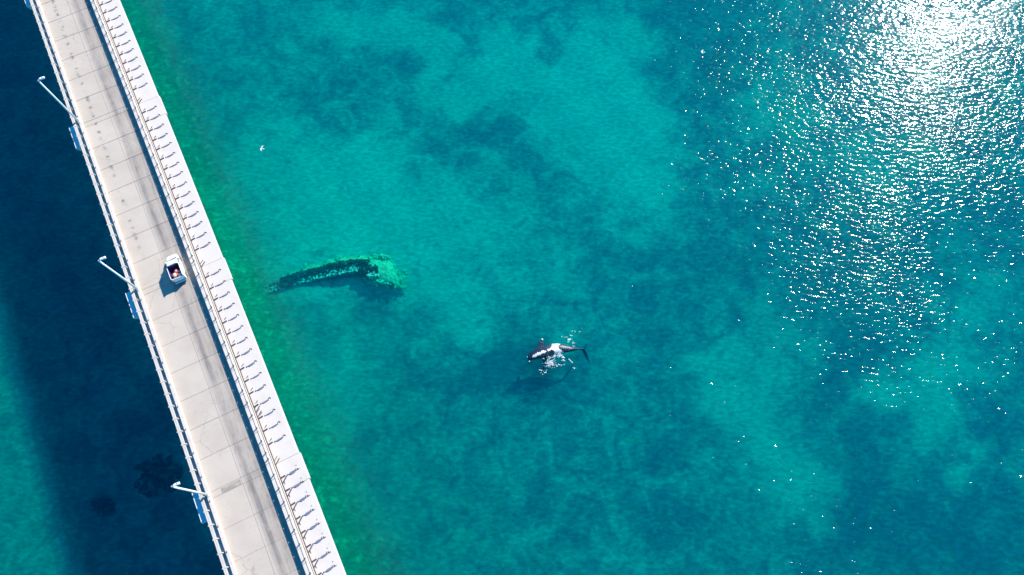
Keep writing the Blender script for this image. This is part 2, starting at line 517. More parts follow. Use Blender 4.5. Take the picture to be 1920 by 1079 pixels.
# left footway, panel by panel
BAY = 1.83
b = MB()
b.box(.16, .98, -BAY / 2 + .02, BAY / 2 - .02, -.018, .05, ch=.01)
foot_me = b.mesh('footway_panel', M['footway'])
s = NEAR0
foot_s = []
while s < NEAR1:
    at(foot_me, 'footway_panel', s, bridge, z=DECK + random.uniform(-.008, .008))
    s += BAY
for a, c in ((S0, NEAR0 - BAY / 2), (s - BAY / 2, S1)):
    sweep('footway', M['footway'], bridge, [(.16, -.018), (.16, .05), (.98, .05), (.98, -.018)], a, c)
# left barrier in cast lengths, each with a lifting bolt
BL = 3.31
b = MB()
prof = [(1.01, -.017), (1.01, .56), (1.05, .60), (1.42, .60), (1.46, .56), (1.49, -.017)]
b.loft([[(w, y, z) for w, z in prof] for y in (-BL / 2 + .012, BL / 2 - .012)])
bar_me = b.mesh('barrier_block', M['barrier'])
fix_normals(bar_me)
b = MB()
b.tube([(1.2, 0, .58), (1.2, 0, .66), (1.24, -.06, .72), (1.22, -.16, .70), (1.14, -.22, .62)], .035, 6)
bolt_me = b.mesh('lifting_loop', M['rust'])
s = 65.34 - 26 * BL
sb0 = s - BL / 2
while s < NEAR1:
    o = at(bar_me, 'barrier_block', s, bridge)
    q = link('lifting_loop', bolt_me, o)
    s += BL
for a, c in ((S0, sb0 - .02), (s - BL / 2 + .02, S1)):
    sweep('barrier_run', M['barrier'], bridge, prof, a, c)
# right parapet: solid wall, coping stones, outer service slab
sweep('parapet_wall', M['coping'], bridge, [(9.04, -.016), (9.04, .80), (9.68, .80), (9.68, -.016)], S0, S1)
brs = []          # bracket stations
for k in range(-2, 4):
    for j in range(15):
        brs.append(38.14 + SPAN * k - j * 1.832)
brs = sorted(x for x in brs if NEAR0 < x < NEAR1)
extra = [40.4 + SPAN * k for k in range(-2, 3)]
cuts = sorted(brs + [x - .15 for x in extra if NEAR0 < x < NEAR1] + [x - 3.0 for x in brs if any(abs(x - 12.5 - SPAN * k) < .6 for k in range(-2, 4)) and False])
for a, c in zip(cuts[:-1], cuts[1:]):
    n = max(1, round((c - a) / 1.9))
    for i in range(n):
        L_ = (c - a) / n
        b = MB()
        b.box(9.0, 9.64, -L_ / 2 + .07, L_ / 2 - .07, .802, .87, ch=.015)
        at(b.mesh('coping_stone', M['coping']), 'coping_stone', a + L_ * (i + .5), bridge)
slab_js = [NEAR0] + sorted(x for p_ in PIERS for x in (p_ - .4, p_ - 4.0) if NEAR0 < x < NEAR1) + [NEAR1]
for a, c in zip(slab_js[:-1], slab_js[1:]):
    bump = .15 if any(abs(a - (p_ - 4.0)) < .01 for p_ in PIERS) else 0
    b = MB()
    n = max(1, int((c - a) / 8))
    st = [a + .02 + (c - a - .04) * i / n for i in range(n + 1)]
    b.loft([[P(q, w, DECK + z) - bridge.location for w, z in ((9.69, -.015), (9.69, .06), (13.03 + bump, .06), (13.09 + bump, 0), (13.09 + bump, -.45), (12.92, -.45), (12.92, -.015))] for q in st])
    me = b.mesh('service_slab', M['slab'])
    fix_normals(me)
    link('service_slab', me, bridge)
for a, c in ((S0, NEAR0 - .02), (NEAR1 + .02, S1)):
    sweep('service_slab_run', M['slab'], bridge, [(9.69, -.015), (9.69, .06), (13.03, .06), (13.09, 0), (13.09, -.45), (12.92, -.45), (12.92, -.015)], a, c)

# steel brackets on the service slab
Z0 = .062
def bracket_mesh(kind, h=.10):
    b = MB()
    b.bar((9.98, -.04), (10.58, .04), .15, Z0, Z0 + h)                       # cross bar
    if kind == 'plain':
        b.bar((10.28, .32), (10.52, .46), .06, Z0, Z0 + .06)
        b.bar((10.50, .45), (10.64, .57), .11, Z0, Z0 + .06, wd2=.05)
    else:
        b.bar((9.98, -.74), (10.72, -.12), .13, Z0 + .001, Z0 + h - .01)
        b.bar((10.20, -.62), (10.22, -.95), .05, Z0, Z0 + .05)
    me = b.mesh('cross_bar', M['steel'])
    fix_normals(me)
    c = MB()
    z1 = Z0 + .09
    c.bar((10.82, -.02), (10.93, -.03), .14, Z0, z1)
    c.bar((10.90, -.03), (11.05, -.05), .035, Z0, z1)
    k = 1.0 if kind == 'plain' else 1.55
    c.bar((11.05, -.045), (11.32, -.05), .05, Z0, z1, wd2=.19 * k)
    c.bar((11.32, -.05), (11.72, -.01), .19 * k, Z0, z1, wd2=.18 * k)
    c.bar((11.72, -.01), (12.02, .04), .18 * k, Z0, z1, wd2=.11 * k)
    fin = c.mesh('fin_plate', M['blade'])
    fix_normals(fin)
    d = MB()
    if kind == 'plain':
        d.tube([(11.98, .04, Z0 + .06), (12.05, .2, Z0 + .06), (12.15, .27, Z0 + .06), (12.27, .22, Z0 + .06), (12.36, .08, Z0 + .06)], .04, 5)
    else:
        d.tube([(11.95, .05, Z0 + .06), (12.02, .18, Z0 + .06), (12.07, .26, Z0 + .06)], .04, 5)
        d.tube([(12.26, .22, Z0 + .06), (12.30, .10, Z0 + .06), (12.34, 0.0, Z0 + .06)], .04, 5)
        d.tube([(12.02, .03, Z0 + .06), (12.34, .02, Z0 + .06), (12.52, .05, Z0 + .06)], .035, 5)
        d.bar((12.22, .56), (12.27, .66), .07, Z0, Z0 + .05)
    hook = d.mesh('hook', M['steel'])
    fix_normals(hook)
    return me, fin, hook
B1, B2 = bracket_mesh('plain'), bracket_mesh('braced')
b = MB()
b.bar((9.98, -.45), (10.66, .12), .09, Z0, Z0 + .1)
b.bar((9.86, -.02), (10.50, .50), .05, Z0, Z0 + .08)
BJ = b.mesh('stay_bar', M['steel'])
b = MB()
b.box(9.53, 9.635, -.06, .06, .873, 1.42)
rp_me = b.mesh('railing_post', M['steel'])
for i, s in enumerate(brs):
    kind = B2 if s < 8.0 else B1
    o = at(kind[0], 'bracket_bar', s + random.uniform(-.05, .05), bridge)
    o.rotation_euler[2] += R(random.uniform(-.25, .25))
    fp = link('fin_plate', kind[1], o)
    ky = random.uniform(.8, 1.25)
    fp.scale[1] = ky
    hk = link('hook', kind[2], o)
    hk.location.x = random.uniform(-.04, .05)
for s in extra:
    if NEAR0 < s < NEAR1:
        at(BJ, 'stay_bar', s, bridge)
for s in (7.9 + 2.2, 16.9, 17.6):
    at(BJ, 'stay_bar', s, bridge)

# ------------------------------------------------------------------ pipe rail on the right parapet (its own thing)
rail_r = empty('pipe_railing', P(40.4, 9.6, DECK + .87))
tag(rail_r, 'thin brown pipe railing with short posts on top of the parapet right of the road', 'railing')
for s in brs + [x - .1 for x in extra] + [x + .75 for x in extra]:
    if NEAR0 < s < NEAR1:
        at(rp_me, 'railing_post', s + .55, rail_r)
for nm, w, z in (('top_pipe', 9.60, 1.45),):
    b = MB()
    n = 40
    b.tube([P(NEAR0 + (NEAR1 - NEAR0) * i / n, w, DECK + z) - rail_r.location for i in range(n + 1)], .042, 6)
    link(nm, b.mesh(nm, M['rust']), rail_r)
tray = empty('cable_tray', P(40.4, 9.8, DECK + .06))
tag(tray, 'narrow cream cable tray with brown edges running along the foot of the right parapet', 'cable tray')
sweep('tray_bed', M['cream'], tray, [(9.74, .062), (9.74, .14), (9.90, .14), (9.90, .062)], NEAR0, NEAR1)
sweep('tray_edge', M['rust'], tray, [(9.905, .062), (9.905, .20), (9.975, .20), (9.975, .062)], NEAR0, NEAR1)
sweep('tray_edge', M['rust'], tray, [(9.69, .062), (9.69, .27), (9.725, .27), (9.725, .062)], NEAR0, NEAR1)

# ------------------------------------------------------------------ left railing (its own thing)
rail_l = empty('edge_railing', P(40.4, .5, DECK))
tag(rail_l, 'white double-beam railing with block posts along the outer left edge of the bridge', 'railing')
sweep('rail_beam', M['barrier'], rail_l, [(.32, .86), (.32, 1.0), (.49, 1.0), (.49, .86)], S0, S1)
sweep('rail_beam', M['barrier'], rail_l, [(.52, .84), (.52, .985), (.70, .985), (.70, .84)], S0, S1)
b = MB()
b.box(.22, .77, -.07, .07, -.03, .838)
b.box(.22, .315, -.07, .07, .838, 1.03)
b.box(.705, .77, -.07, .07, .838, 1.02)
b.box(.315, .705, -.07, .07, 1.002, 1.03)
post_me = b.mesh('post', M['barrier'])
s = 66.33 - 48 * 1.824
while s < NEAR1:
    at(post_me, 'post', s, rail_l)
    s += 1.824

# ------------------------------------------------------------------ lamp posts
def lamp_post():
    r = empty('street_lamp')
    b = MB()
    b.tube([(0, 0, .55), (0, 0, .75)], [.26, .24], 12)
    link('base_plate', b.mesh('base_plate', M['white_metal']), r)
    b = MB()
    b.tube([(0, 0, .7), (0, 0, 5), (0, 0, 10.75)], [.15, .135, .11], 14)
    link('mast', b.mesh('mast', M['white_metal'], True), r)
    b = MB()
    b.tube([(0, 0, 10.6), (.06, 0, 10.8), (.35, 0, 10.92)], .07, 8)
    link('arm', b.mesh('arm', M['white_metal'], True), r)
    b = MB()
    b.loft([[(x, y * k, z) for x, y, z in ((.28, -.13, 10.84), (.28, .13, 10.84), (.28, .09, 11.02), (.28, -.09, 11.02))] if i == 0 else
            [(x, y, z) for x, y, z in ((xx, -.17, 10.84), (xx, .17, 10.84), (xx, .12, 11.05), (xx, -.12, 11.05))] for i, (xx, k) in enumerate(((.28, 1), (.45, 1), (.85, 1), (.98, 1)))])
    h = link('lamp_head', b.mesh('lamp_head', M['white_metal']), r)
    b = MB()
    b.box(.45, .88, -.11, .11, 10.81, 10.838)
    link('lens', b.mesh('lens', M['lens']), h)
    b = MB()
    b.box(.68, .78, -.05, .05, 11.045, 11.09)
    link('photocell', b.mesh('photocell', M['joint']), h)
    return r
def copy_tree(o, parent=None):
    c = o.copy()
    col.objects.link(c)
    if parent is not None:
        c.parent = parent
    for ch in list(o.children):
        copy_tree(ch, c)
    return c
proto = lamp_post()
LL = {2: 'tall white street lamp farthest up the bridge, nearest the top of the bridge in view',
      1: 'tall white street lamp on the left barrier beside the white pickup',
      0: 'tall white street lamp at the lower end of the bridge, leaning least in view'}
for i, k in enumerate((0, 1, 2)):
    sp_ = (9.82, 40.46, 70.76)[k]
    o = proto if i == 0 else copy_tree(proto)
    o.location = P(sp_, (1.24, 1.24, 1.15)[k], DECK)
    o.rotation_euler[2] = heading(sp_) + R(-3)
    tag(o, LL[k], 'street lamp', 'street lamps along the left barrier')

# ------------------------------------------------------------------ the pickup
def pickup():
    r = empty('pickup_truck')
    tag(r, 'small white pickup truck with a dark purple open bed driving up the right lane', 'pickup')
    W = .86
    def ring(y, hw, z0, z1, c=.10):
        return [(-hw, y, z0), (-hw, y, z1 - c), (-hw + c, y, z1), (hw - c, y, z1), (hw, y, z1 - c), (hw, y, z0)]
    b = MB()
    b.loft([ring(2.16, .34, .45, .70), ring(2.08, .56, .38, .84), ring(1.9, .72, .32, .94), ring(1.65, .81, .30, 1.0), ring(1.3, W, .28, 1.06), ring(.75, W, .28, 1.12), ring(-.05, W, .28, 1.12), ring(-.10, W, .28, 1.0), ring(-2.0, W, .32, 1.0)])
    body = link('body', b.mesh('body', M['carpaint']), r)
    b = MB()
    b.loft([[(-.80, 1.35, 1.09), (.80, 1.35, 1.09), (.80, -.12, 1.09), (-.80, -.12, 1.09)],
            [(-.74, .95, 1.55), (.74, .95, 1.55), (.78, -.12, 1.55), (-.78, -.12, 1.55)],
            [(-.66, .62, 2.08), (.66, .62, 2.08), (.70, -.10, 2.08), (-.70, -.10, 2.08)],
            [(-.56, .50, 2.2), (.56, .50, 2.2), (.60, -.02, 2.2), (-.60, -.02, 2.2)]])
    me = b.mesh('cab', M['carpaint'])
    fix_normals(me)
    cab = link('cab', me, r)
    # windscreen in two leaning panes with a white wiper cowl between
    b = MB()
    b.loft([[(-.70, 1.36, 1.12), (.70, 1.36, 1.12), (.66, .98, 1.52), (-.66, .98, 1.52)],
            [(-.70, 1.40, 1.15), (.70, 1.40, 1.15), (.66, 1.03, 1.54), (-.66, 1.03, 1.54)]])
    me = b.mesh('windscreen', M['glass'])
    fix_normals(me)
    ws = link('windscreen', me, cab)
    b = MB()
    b.bar((-.66, 1.18), (.62, 1.26), .07, 1.30, 1.42)
    link('wiper', b.mesh('wiper', M['white_metal']), cab)
    for sx in (-1, 1):
        b = MB()
        b.loft([[(sx * .795, 1.1, 1.16), (sx * .795, .02, 1.16), (sx * .78, .02, 1.5), (sx * .755, .92, 1.5), ],
                [(sx * .815, 1.1, 1.16), (sx * .815, .02, 1.16), (sx * .80, .02, 1.5), (sx * .775, .92, 1.5)]])
        me = b.mesh('side_window', M['glass'])
        fix_normals(me)
        link('side_window', me, cab)
        b = MB()
        b.box(min(sx * .87, sx * 1.02), max(sx * .87, sx * 1.02), 1.0, 1.12, 1.12, 1.3, ch=.02)
        link('mirror', b.mesh('mirror', M['carpaint']), r)
        b = MB()
        b.box(min(sx * .48, sx * .72), max(sx * .48, sx * .72), 1.93, 2.06, .64, .78, ch=.02)
        link('headlight', b.mesh('headlight', M['clear_lens']), r)
        b = MB()
        b.box(min(sx * .72, sx * .85), max(sx * .72, sx * .85), -2.045, -2.0, .62, .92)
        link('tail_light', b.mesh('tail_light', M['red_lens']), r)
        # tall bed sides
        b = MB()
        b.box(min(sx * .79, sx * .86), max(sx * .79, sx * .86), -2.0, -.13, 1.002, 1.98, ch=.02)
        link('bed_side', b.mesh('bed_side', M['carpaint']), r)
        b = MB()
        b.box(min(sx * .765, sx * .787), max(sx * .765, sx * .787), -1.85, -.16, 1.03, 1.9)
        link('bed_liner', b.mesh('bed_liner', M['liner']), r)
        for y in (1.32, -1.35):
            b = MB()
            b.tube([(sx * .70, y, .33), (sx * .89, y, .33)], .33, 18)
            wv = link('wheel', b.mesh('wheel', M['tyre']), r)
            b = MB()
            b.tube([(sx * .88, y, .33), (sx * .905, y, .33)], .19, 12)
            link('rim', b.mesh('rim', M['chrome']), wv)
    b = MB()
    b.box(-.787, .787, -2.02, -1.93, 1.002, 1.62, ch=.02)
    link('tailgate', b.mesh('tailgate', M['carpaint']), r)
    b = MB()
    b.box(-.765, .765, -1.92, -.16, 1.002, 1.03)
    link('bed_floor', b.mesh('bed_floor', M['liner']), r)
    b = MB()
    b.box(-.765, .765, -.155, -.125, 1.035, 2.1)
    link('bed_headboard', b.mesh('bed_headboard', M['liner']), r)
    b = MB()
    b.box(-.8, .8, -2.2, -2.05, .42, .62, ch=.04)
    link('rear_bumper', b.mesh('rear_bumper', M['blue_plastic']), r)
    b = MB()
    b.box(-.5, .5, 2.1, 2.2, .36, .5, ch=.04)
    link('front_bumper', b.mesh('front_bumper', M['carpaint']), r)
    b = MB()
    b.box(-.3, .3, 2.12, 2.175, .55, .66)
    link('grille', b.mesh('grille', M['joint']), r)
    return r
car = pickup()
cs, cw = 41.0, 6.95
car.location = P(cs, cw, DECK + RZ)
car.rotation_euler[2] = heading(cs)
def sack(name, mat, sx, sy, sz, x, y, z, seed, label):
    b = MB()
    rings = []
    n = 12
    for i in range(7):
        t_ = i / 6 * math.pi
        rr = max(.08, math.sin(t_)) ** .7
        ring = []
        for k in range(n):
            a = 2 * math.pi * k / n
            q = Vector((math.cos(a) * rr, math.sin(a) * rr, -math.cos(t_)))
            f = 1 + .22 * mnoise.noise(q * 1.6 + Vector((seed * 3.1, seed, 0)))
            ring.append((q.x * sx * f, q.y * sy * f, max(-sz, q.z * sz * f)))
        rings.append(ring)
    b.loft(rings)
    me = b.mesh(name, mat, True)
    w_ = car.matrix_basis @ Vector((x, y, z + sz - RZ * 0))
    o = link(name, me, None, w_, heading(cs) + seed)
    tag(o, label, 'bundle', 'bundles in the bed of the white pickup')
    return o
bpy.context.view_layer.update()
sack('cloth_bundle', M['pink'], .32, .26, .25, .05, -.85, 1.03, .4, 'pinkish red cloth bundle in the middle of the pickup bed')
sack('cloth_bundle', M['peach'], .36, .28, .27, -.33, -1.30, 1.03, 1.3, 'peach coloured sack at the rear corner of the pickup bed, beside the road centre')
sack('cloth_bundle', M['white_cloth'], .26, .24, .24, .42, -1.52, 1.03, 2.1, 'small white cloth bundle by the tailgate of the pickup')
sack('cloth_bundle', M['orange'], .26, .22, .2, .12, -1.36, 1.03, .9, 'orange cloth bundle between the peach and white bundles in the pickup bed')
sack('cloth_bundle', M['peach'], .24, .2, .22, .45, -1.0, 1.03, 3.0, 'smaller peach bundle against the right side of the pickup bed')

# ------------------------------------------------------------------ the wreck
def noisy_mat(name, c1, c2, scale=1.2, lo=.4, hi=.65, c3=None):
    t = NT(name)
    p = t.pos()
    c = t.mix(t.ramp(t.noise(p, scale, 5, .65), lo, hi), c1, c2)
    if c3 is not None:
        c = t.mix(t.ramp(t.noise(p, 3.2, 4, .7), .62, .7), c, c3)
    return t.principled(c, .9, bump=t.noise(p, 4, 4, .7), dist=.06)
M['plate'] = noisy_mat('algae_covered_plate', (.36, .62, .34), (.20, .42, .20), 1.3, .42, .7, (.6, .68, .5))
M['rotten'] = noisy_mat('weeded_iron', (.012, .02, .018), (.09, .15, .08), 1.1, .5, .66, (.34, .46, .28))
M['stone'] = noisy_mat('encrusted_rubble', (.70, .72, .58), (.10, .17, .12), 1.8, .46, .6, (.85, .82, .74))
TOPC = [(-46.2, 46.5), (-43.2, 48.5), (-40.8, 49.6), (-38.2, 50.3), (-35.0, 50.8), (-31.9, 51.5), (-29.5, 51.8), (-26.6, 51.9), (-23.9, 52.4), (-21.9, 52.1), (-21.0, 50.8), (-19.8, 48.2)]
BOTC = [(-46.0, 46.1), (-40.6, 47.8), (-37.7, 48.2), (-34.9, 48.6), (-31.7, 49.0), (-28.5, 49.5), (-26.1, 49.2), (-25.6, 48.4), (-23.5, 48.1), (-21.3, 47.7), (-19.8, 47.6)]
def curve(pts, t):
    L_ = [0]
    for a, c in zip(pts[:-1], pts[1:]):
        L_.append(L_[-1] + math.hypot(c[0] - a[0], c[1] - a[1]))
    d = t * L_[-1]
    for i in range(len(pts) - 1):
        if d <= L_[i + 1] + 1e-9:
            k = (d - L_[i]) / (L_[i + 1] - L_[i])
            return Vector((pts[i][0] + (pts[i + 1][0] - pts[i][0]) * k, pts[i][1] + (pts[i + 1][1] - pts[i][1]) * k, 0))
    return Vector((*pts[-1], 0))
def at_x(pts, x):
    for a, c in zip(pts[:-1], pts[1:]):
        if a[0] <= x <= c[0]:
            return a[1] + (c[1] - a[1]) * (x - a[0]) / (c[0] - a[0])
    return pts[0][1] if x < pts[0][0] else pts[-1][1]
def rim(x):
    k = min(1, max(0, (x + 45) / 14))
    return -4.0 + 2.2 * k
wreck = empty('shipwreck', (-32, 49.5, -5))
tag(wreck, 'broken weed-covered ship wreck lying on the seabed right of the bridge', 'shipwreck')
WL = wreck.location
def wv(x, y, z):
    return Vector((x, y, z)) - WL
# north side plating, leaning outward, lumpy
b = MB()
rings = []
n = 70
for i in range(n + 1):
    x = -43.2 + 17.5 * i / n
    yt = at_x(TOPC, x)
    rz = rim(x)
    j = .22 * mnoise.noise(Vector((x * .9, 3, 0)))
    k = min(1, .1 + i / 18)
    tear = max(0, mnoise.noise(Vector((x * .75, 21, 0))) - .12) * 3.2
    rz -= min(1.2, tear) + .12 * abs(mnoise.noise(Vector((x * 3.1, 5, 0))))
    rings.append([wv(x, yt + j, rz - .1), wv(x, yt + .18 * k + j, rz + .03), wv(x - .1, yt + 1.1 * k + j * 1.5, rz - .9), wv(x - .1, yt + 2.1 * k + j, -4.6), wv(x, yt + 1.2 * k, -5.6), wv(x, yt - .1 + j, rz - .8)])
b.loft(rings)
me = b.mesh('hull_side', M['plate'], True)
fix_normals(me)
link('hull_side', me, wreck)
# south side plating: ragged wall
b = MB()
rings = []
for i in range(n + 1):
    x = -42.6 + 17.0 * i / n
    yb = at_x(BOTC, x)
    rz = rim(x) - .35 + .5 * mnoise.noise(Vector((x * 1.3, 9, 0)))
    j = .25 * mnoise.noise(Vector((x * 1.1, 17, 0)))
    rings.append([wv(x, yb + j, rz), wv(x, yb + .22 + j, rz), wv(x, yb + .35, -5.7), wv(x, yb - .1, -5.7)])
b.loft(rings)
me = b.mesh('hull_side', M['rotten'])
fix_normals(me)
link('hull_side', me, wreck)
# standing deck at the right end
def grid_deck(name, mat, x0, x1, nx, ny, zf, yl, yh, thick):
    b = MB()
    top, bot = [], []
    for i in range(nx + 1):
        x = x0 + (x1 - x0) * i / nx
        lo, hi = yl(x), yh(x)
        for j in range(ny + 1):
            y = lo + (hi - lo) * j / ny
            z = zf(x, y, j / ny)
            top.append(wv(x, y, z))
            bot.append(wv(x, y, thick))
    K = len(top)
    fs = []
    for i in range(nx):
        for j in range(ny):
            a = i * (ny + 1) + j
            fs.append((a, a + ny + 1, a + ny + 2, a + 1))
            fs.append((K + a + 1, K + a + ny + 2, K + a + ny + 1, K + a))
    for i in range(nx):
        for a, c in ((i * (ny + 1), (i + 1) * (ny + 1)), ((i + 1) * (ny + 1) + ny, i * (ny + 1) + ny)):
            fs.append((a, K + a, K + c, c))
    for j in range(ny):
        for a, c in ((j + 1, j), (nx * (ny + 1) + j, nx * (ny + 1) + j + 1)):
            fs.append((a, K + a, K + c, c))
    b.add(top + bot, fs)
    me = b.mesh(name, mat, False)
    fix_normals(me)
    return link(name, me, wreck)
def zdeck(x, y, v):
    z = -1.95 + .3 * mnoise.noise(Vector((x * .5, y * .5, 0))) + .12 * mnoise.noise(Vector((x * 2, y * 2, 5)))
    z -= .55 * (v - .5) ** 2 * 4 * (.6 if v < .5 else 1.6)
    z -= 1.7 * max(0, (x + 22.4) / 2.6) ** 2
    if x < -25.6:
        z -= .3
    return z
grid_deck('foredeck', M['plate'], -26.2, -19.95, 44, 26, zdeck,
          lambda x: at_x(BOTC, x) + .25 * mnoise.noise(Vector((x * 1.5, 1, 7))) + (.9 if x < -25.5 else 0),
          lambda x: at_x(TOPC, x) + .12 + .3 * mnoise.noise(Vector((x * 1.1, 4, 2))) + .12 * mnoise.noise(Vector((x * 4, 4, 2))), -4.6)
# ribs across the broken hull
for i in range(26):
    x = -44 + i * .72 + random.uniform(-.12, .12)
    yb, yt = at_x(BOTC, x), at_x(TOPC, x)
    rz = rim(x)
    sag = random.uniform(.5, 1.4)
    pts = []
    stop = random.choice((.45, .7, 1, 1, .85))
    for k in range(7):
        v = k / 6 * stop
        pts.append(wv(x + .25 * (v - .5) + random.uniform(-.05, .05), yt + (yb - yt) * v, rz - .1 - sag * math.sin(v * math.pi)))
    b = MB()
    b.tube(pts, random.uniform(.09, .17), 6)
    link('rib', b.mesh('rib', M['rotten']), wreck)
b = MB()
b.tube([wv(x, (at_x(BOTC, x) + at_x(TOPC, x)) / 2, rim(x) - 1.6) for x in np.linspace(-42, -27, 12)], .22, 6)
link('keel', b.mesh('keel', M['rotten']), wreck)
# dark hold floor
b = MB()
vs, fs = [], []
nx = 40
for i in range(nx + 1):
    x = -41.5 + 15.9 * i / nx
    lo, hi = at_x(BOTC, x) + .1, at_x(TOPC, x) + .1
    for j in range(7):
        y = lo + (hi - lo) * j / 6
        vs.append(wv(x, y, -3.25 + .3 * mnoise.noise(Vector((x, y, 0)))))
for i in range(nx):
    for j in range(6):
        a = i * 7 + j
        fs.append((a, a + 7, a + 8, a + 1))
b.add(vs, fs)
link('hold_floor', b.mesh('hold_floor', M['rotten']), wreck)
def lump(b, c, r, seed, flat=.8, mi=0):
    t_ = (1 + 5 ** .5) / 2
    V = [(-1, t_, 0), (1, t_, 0), (-1, -t_, 0), (1, -t_, 0), (0, -1, t_), (0, 1, t_), (0, -1, -t_), (0, 1, -t_), (t_, 0, -1), (t_, 0, 1), (-t_, 0, -1), (-t_, 0, 1)]
    F = [(0, 11, 5), (0, 5, 1), (0, 1, 7), (0, 7, 10), (0, 10, 11), (1, 5, 9), (5, 11, 4), (11, 10, 2), (10, 7, 6), (7, 1, 8), (3, 9, 4), (3, 4, 2), (3, 2, 6), (3, 6, 8), (3, 8, 9), (4, 9, 5), (2, 4, 11), (6, 2, 10), (8, 6, 7), (9, 8, 1)]
    rs = random.Random(seed)
    out = []
    for v in V:
        k = r / 1.9 * rs.uniform(.6, 1.3)
        out.append((c[0] + v[0] * k, c[1] + v[1] * k, c[2] + v[2] * k * flat))
    b.add(out, F, mi)
# rubble of encrusted debris inside, and dark weed along the broken edges
b = MB()
for i in range(560):
    u = random.random()
    if u < .34:
        x = random.gauss(-28.2, 1.2); y = at_x(BOTC, x) + .3 + abs(random.gauss(0, .8)); z = -2.2 - .15 * abs(x + 28)
    elif u < .45:
        x = random.gauss(-24.6, .6); y = at_x(BOTC, x) + .3 + abs(random.gauss(0, .6)); z = -1.9
    elif u < .6:
        x = random.uniform(-38, -30); y = at_x(BOTC, x) + .2 + abs(random.gauss(0, .3)); z = rim(x) - .4
    else:
        x = random.uniform(-44, -30); v = random.random(); y = at_x(BOTC, x) * (1 - v) + at_x(TOPC, x) * v; z = rim(x) - .2 - random.random() * .9
    if x > -20.8: continue
    lump(b, wv(x, y, z + random.uniform(-.2, .2)), random.choice((.12, .16, .2, .26, .34)), i)
o = link('rubble', b.mesh('rubble', M['stone']), wreck)
o['kind'] = 'stuff'
b = MB()
for i in range(520):
    u = random.random()
    if u < .6:
        x = random.uniform(-40.5, -26.4); y = at_x(TOPC, x) - .1 - abs(random.gauss(0, .45)); z = rim(x) - .15
    elif u < .72:
        x = random.gauss(-26.2, .35); y = random.uniform(49.3, 51.7); z = -2.0
    elif u < .88:
        x = random.uniform(-37, -31.5); y = random.uniform(at_x(BOTC, x) + .5, at_x(TOPC, x)); z = rim(x) - .5
    else:
        x = random.gauss(-24.5, .5); y = random.gauss(50.0, .3); z = -1.85
    lump(b, wv(x, y, z + random.uniform(-.25, .2)), random.choice((.15, .22, .3, .4)), i + 5000)
o = link('seaweed', b.mesh('seaweed', M['rotten']), wreck)
o['kind'] = 'stuff'
b = MB()
for i in range(420):
    u = random.random()
    if u < .55:
        x = random.uniform(-26.5, -19.6)
        up = random.random() < .55
        y = (at_x(TOPC, x) + abs(random.gauss(0, .35))) if up else (at_x(BOTC, x) - abs(random.gauss(0, .3)))
        z = -2.2 - 1.4 * random.random() ** .7 - .9 * max(0, (x + 22) / 2.4)
    elif u < .7:
        x = -19.9 + abs(random.gauss(0, .5)); y = random.gauss(48.4, .9); z = -4.2
    else:
        x = random.uniform(-46, -27); y = at_x(TOPC, x) + abs(random.gauss(0, .6)); z = rim(x) - .3 - random.random() * 1.2
    lump(b, wv(x, y, z), random.choice((.14, .2, .28, .4)), i + 9000)
o = link('coral_growth', b.mesh('coral_growth', M['plate']), wreck)
o['kind'] = 'stuff'
# small sunken debris in the bridge's shade
def debris(name, label, cx, cy, n, rad, mat, seed):
    rs = random.Random(seed)
    b = MB()
    for i in range(n):
        a, d = rs.uniform(0, 6.28), rad * rs.random() ** .6
        lump(b, (math.cos(a) * d * 1.2, math.sin(a) * d, rs.uniform(0, 1.2) * (1 - d / rad * .6)), rs.uniform(.3, .7), seed * 100 + i)
    for k in range(3):
        a = rs.uniform(0, 3.14)
        b.tube([(-math.cos(a) * rad, -math.sin(a) * rad, .3), (0, 0, 1.4), (math.cos(a) * rad, math.sin(a) * rad, .6)], .14, 6)
    o = link(name, b.mesh(name, mat), None, (cx, cy, -5.2))
    tag(o, label, 'debris')
debris('sunken_debris', 'dark tangle of sunken debris beside the lowest street lamp in the bridge shade', -59.5, 15.8, 70, 3.3, M['rotten'], 3)
debris('sunken_debris', 'small dark heap of sunken debris farther left in the bridge shade', -67.5, 11.0, 25, 1.6, M['rotten'], 4)

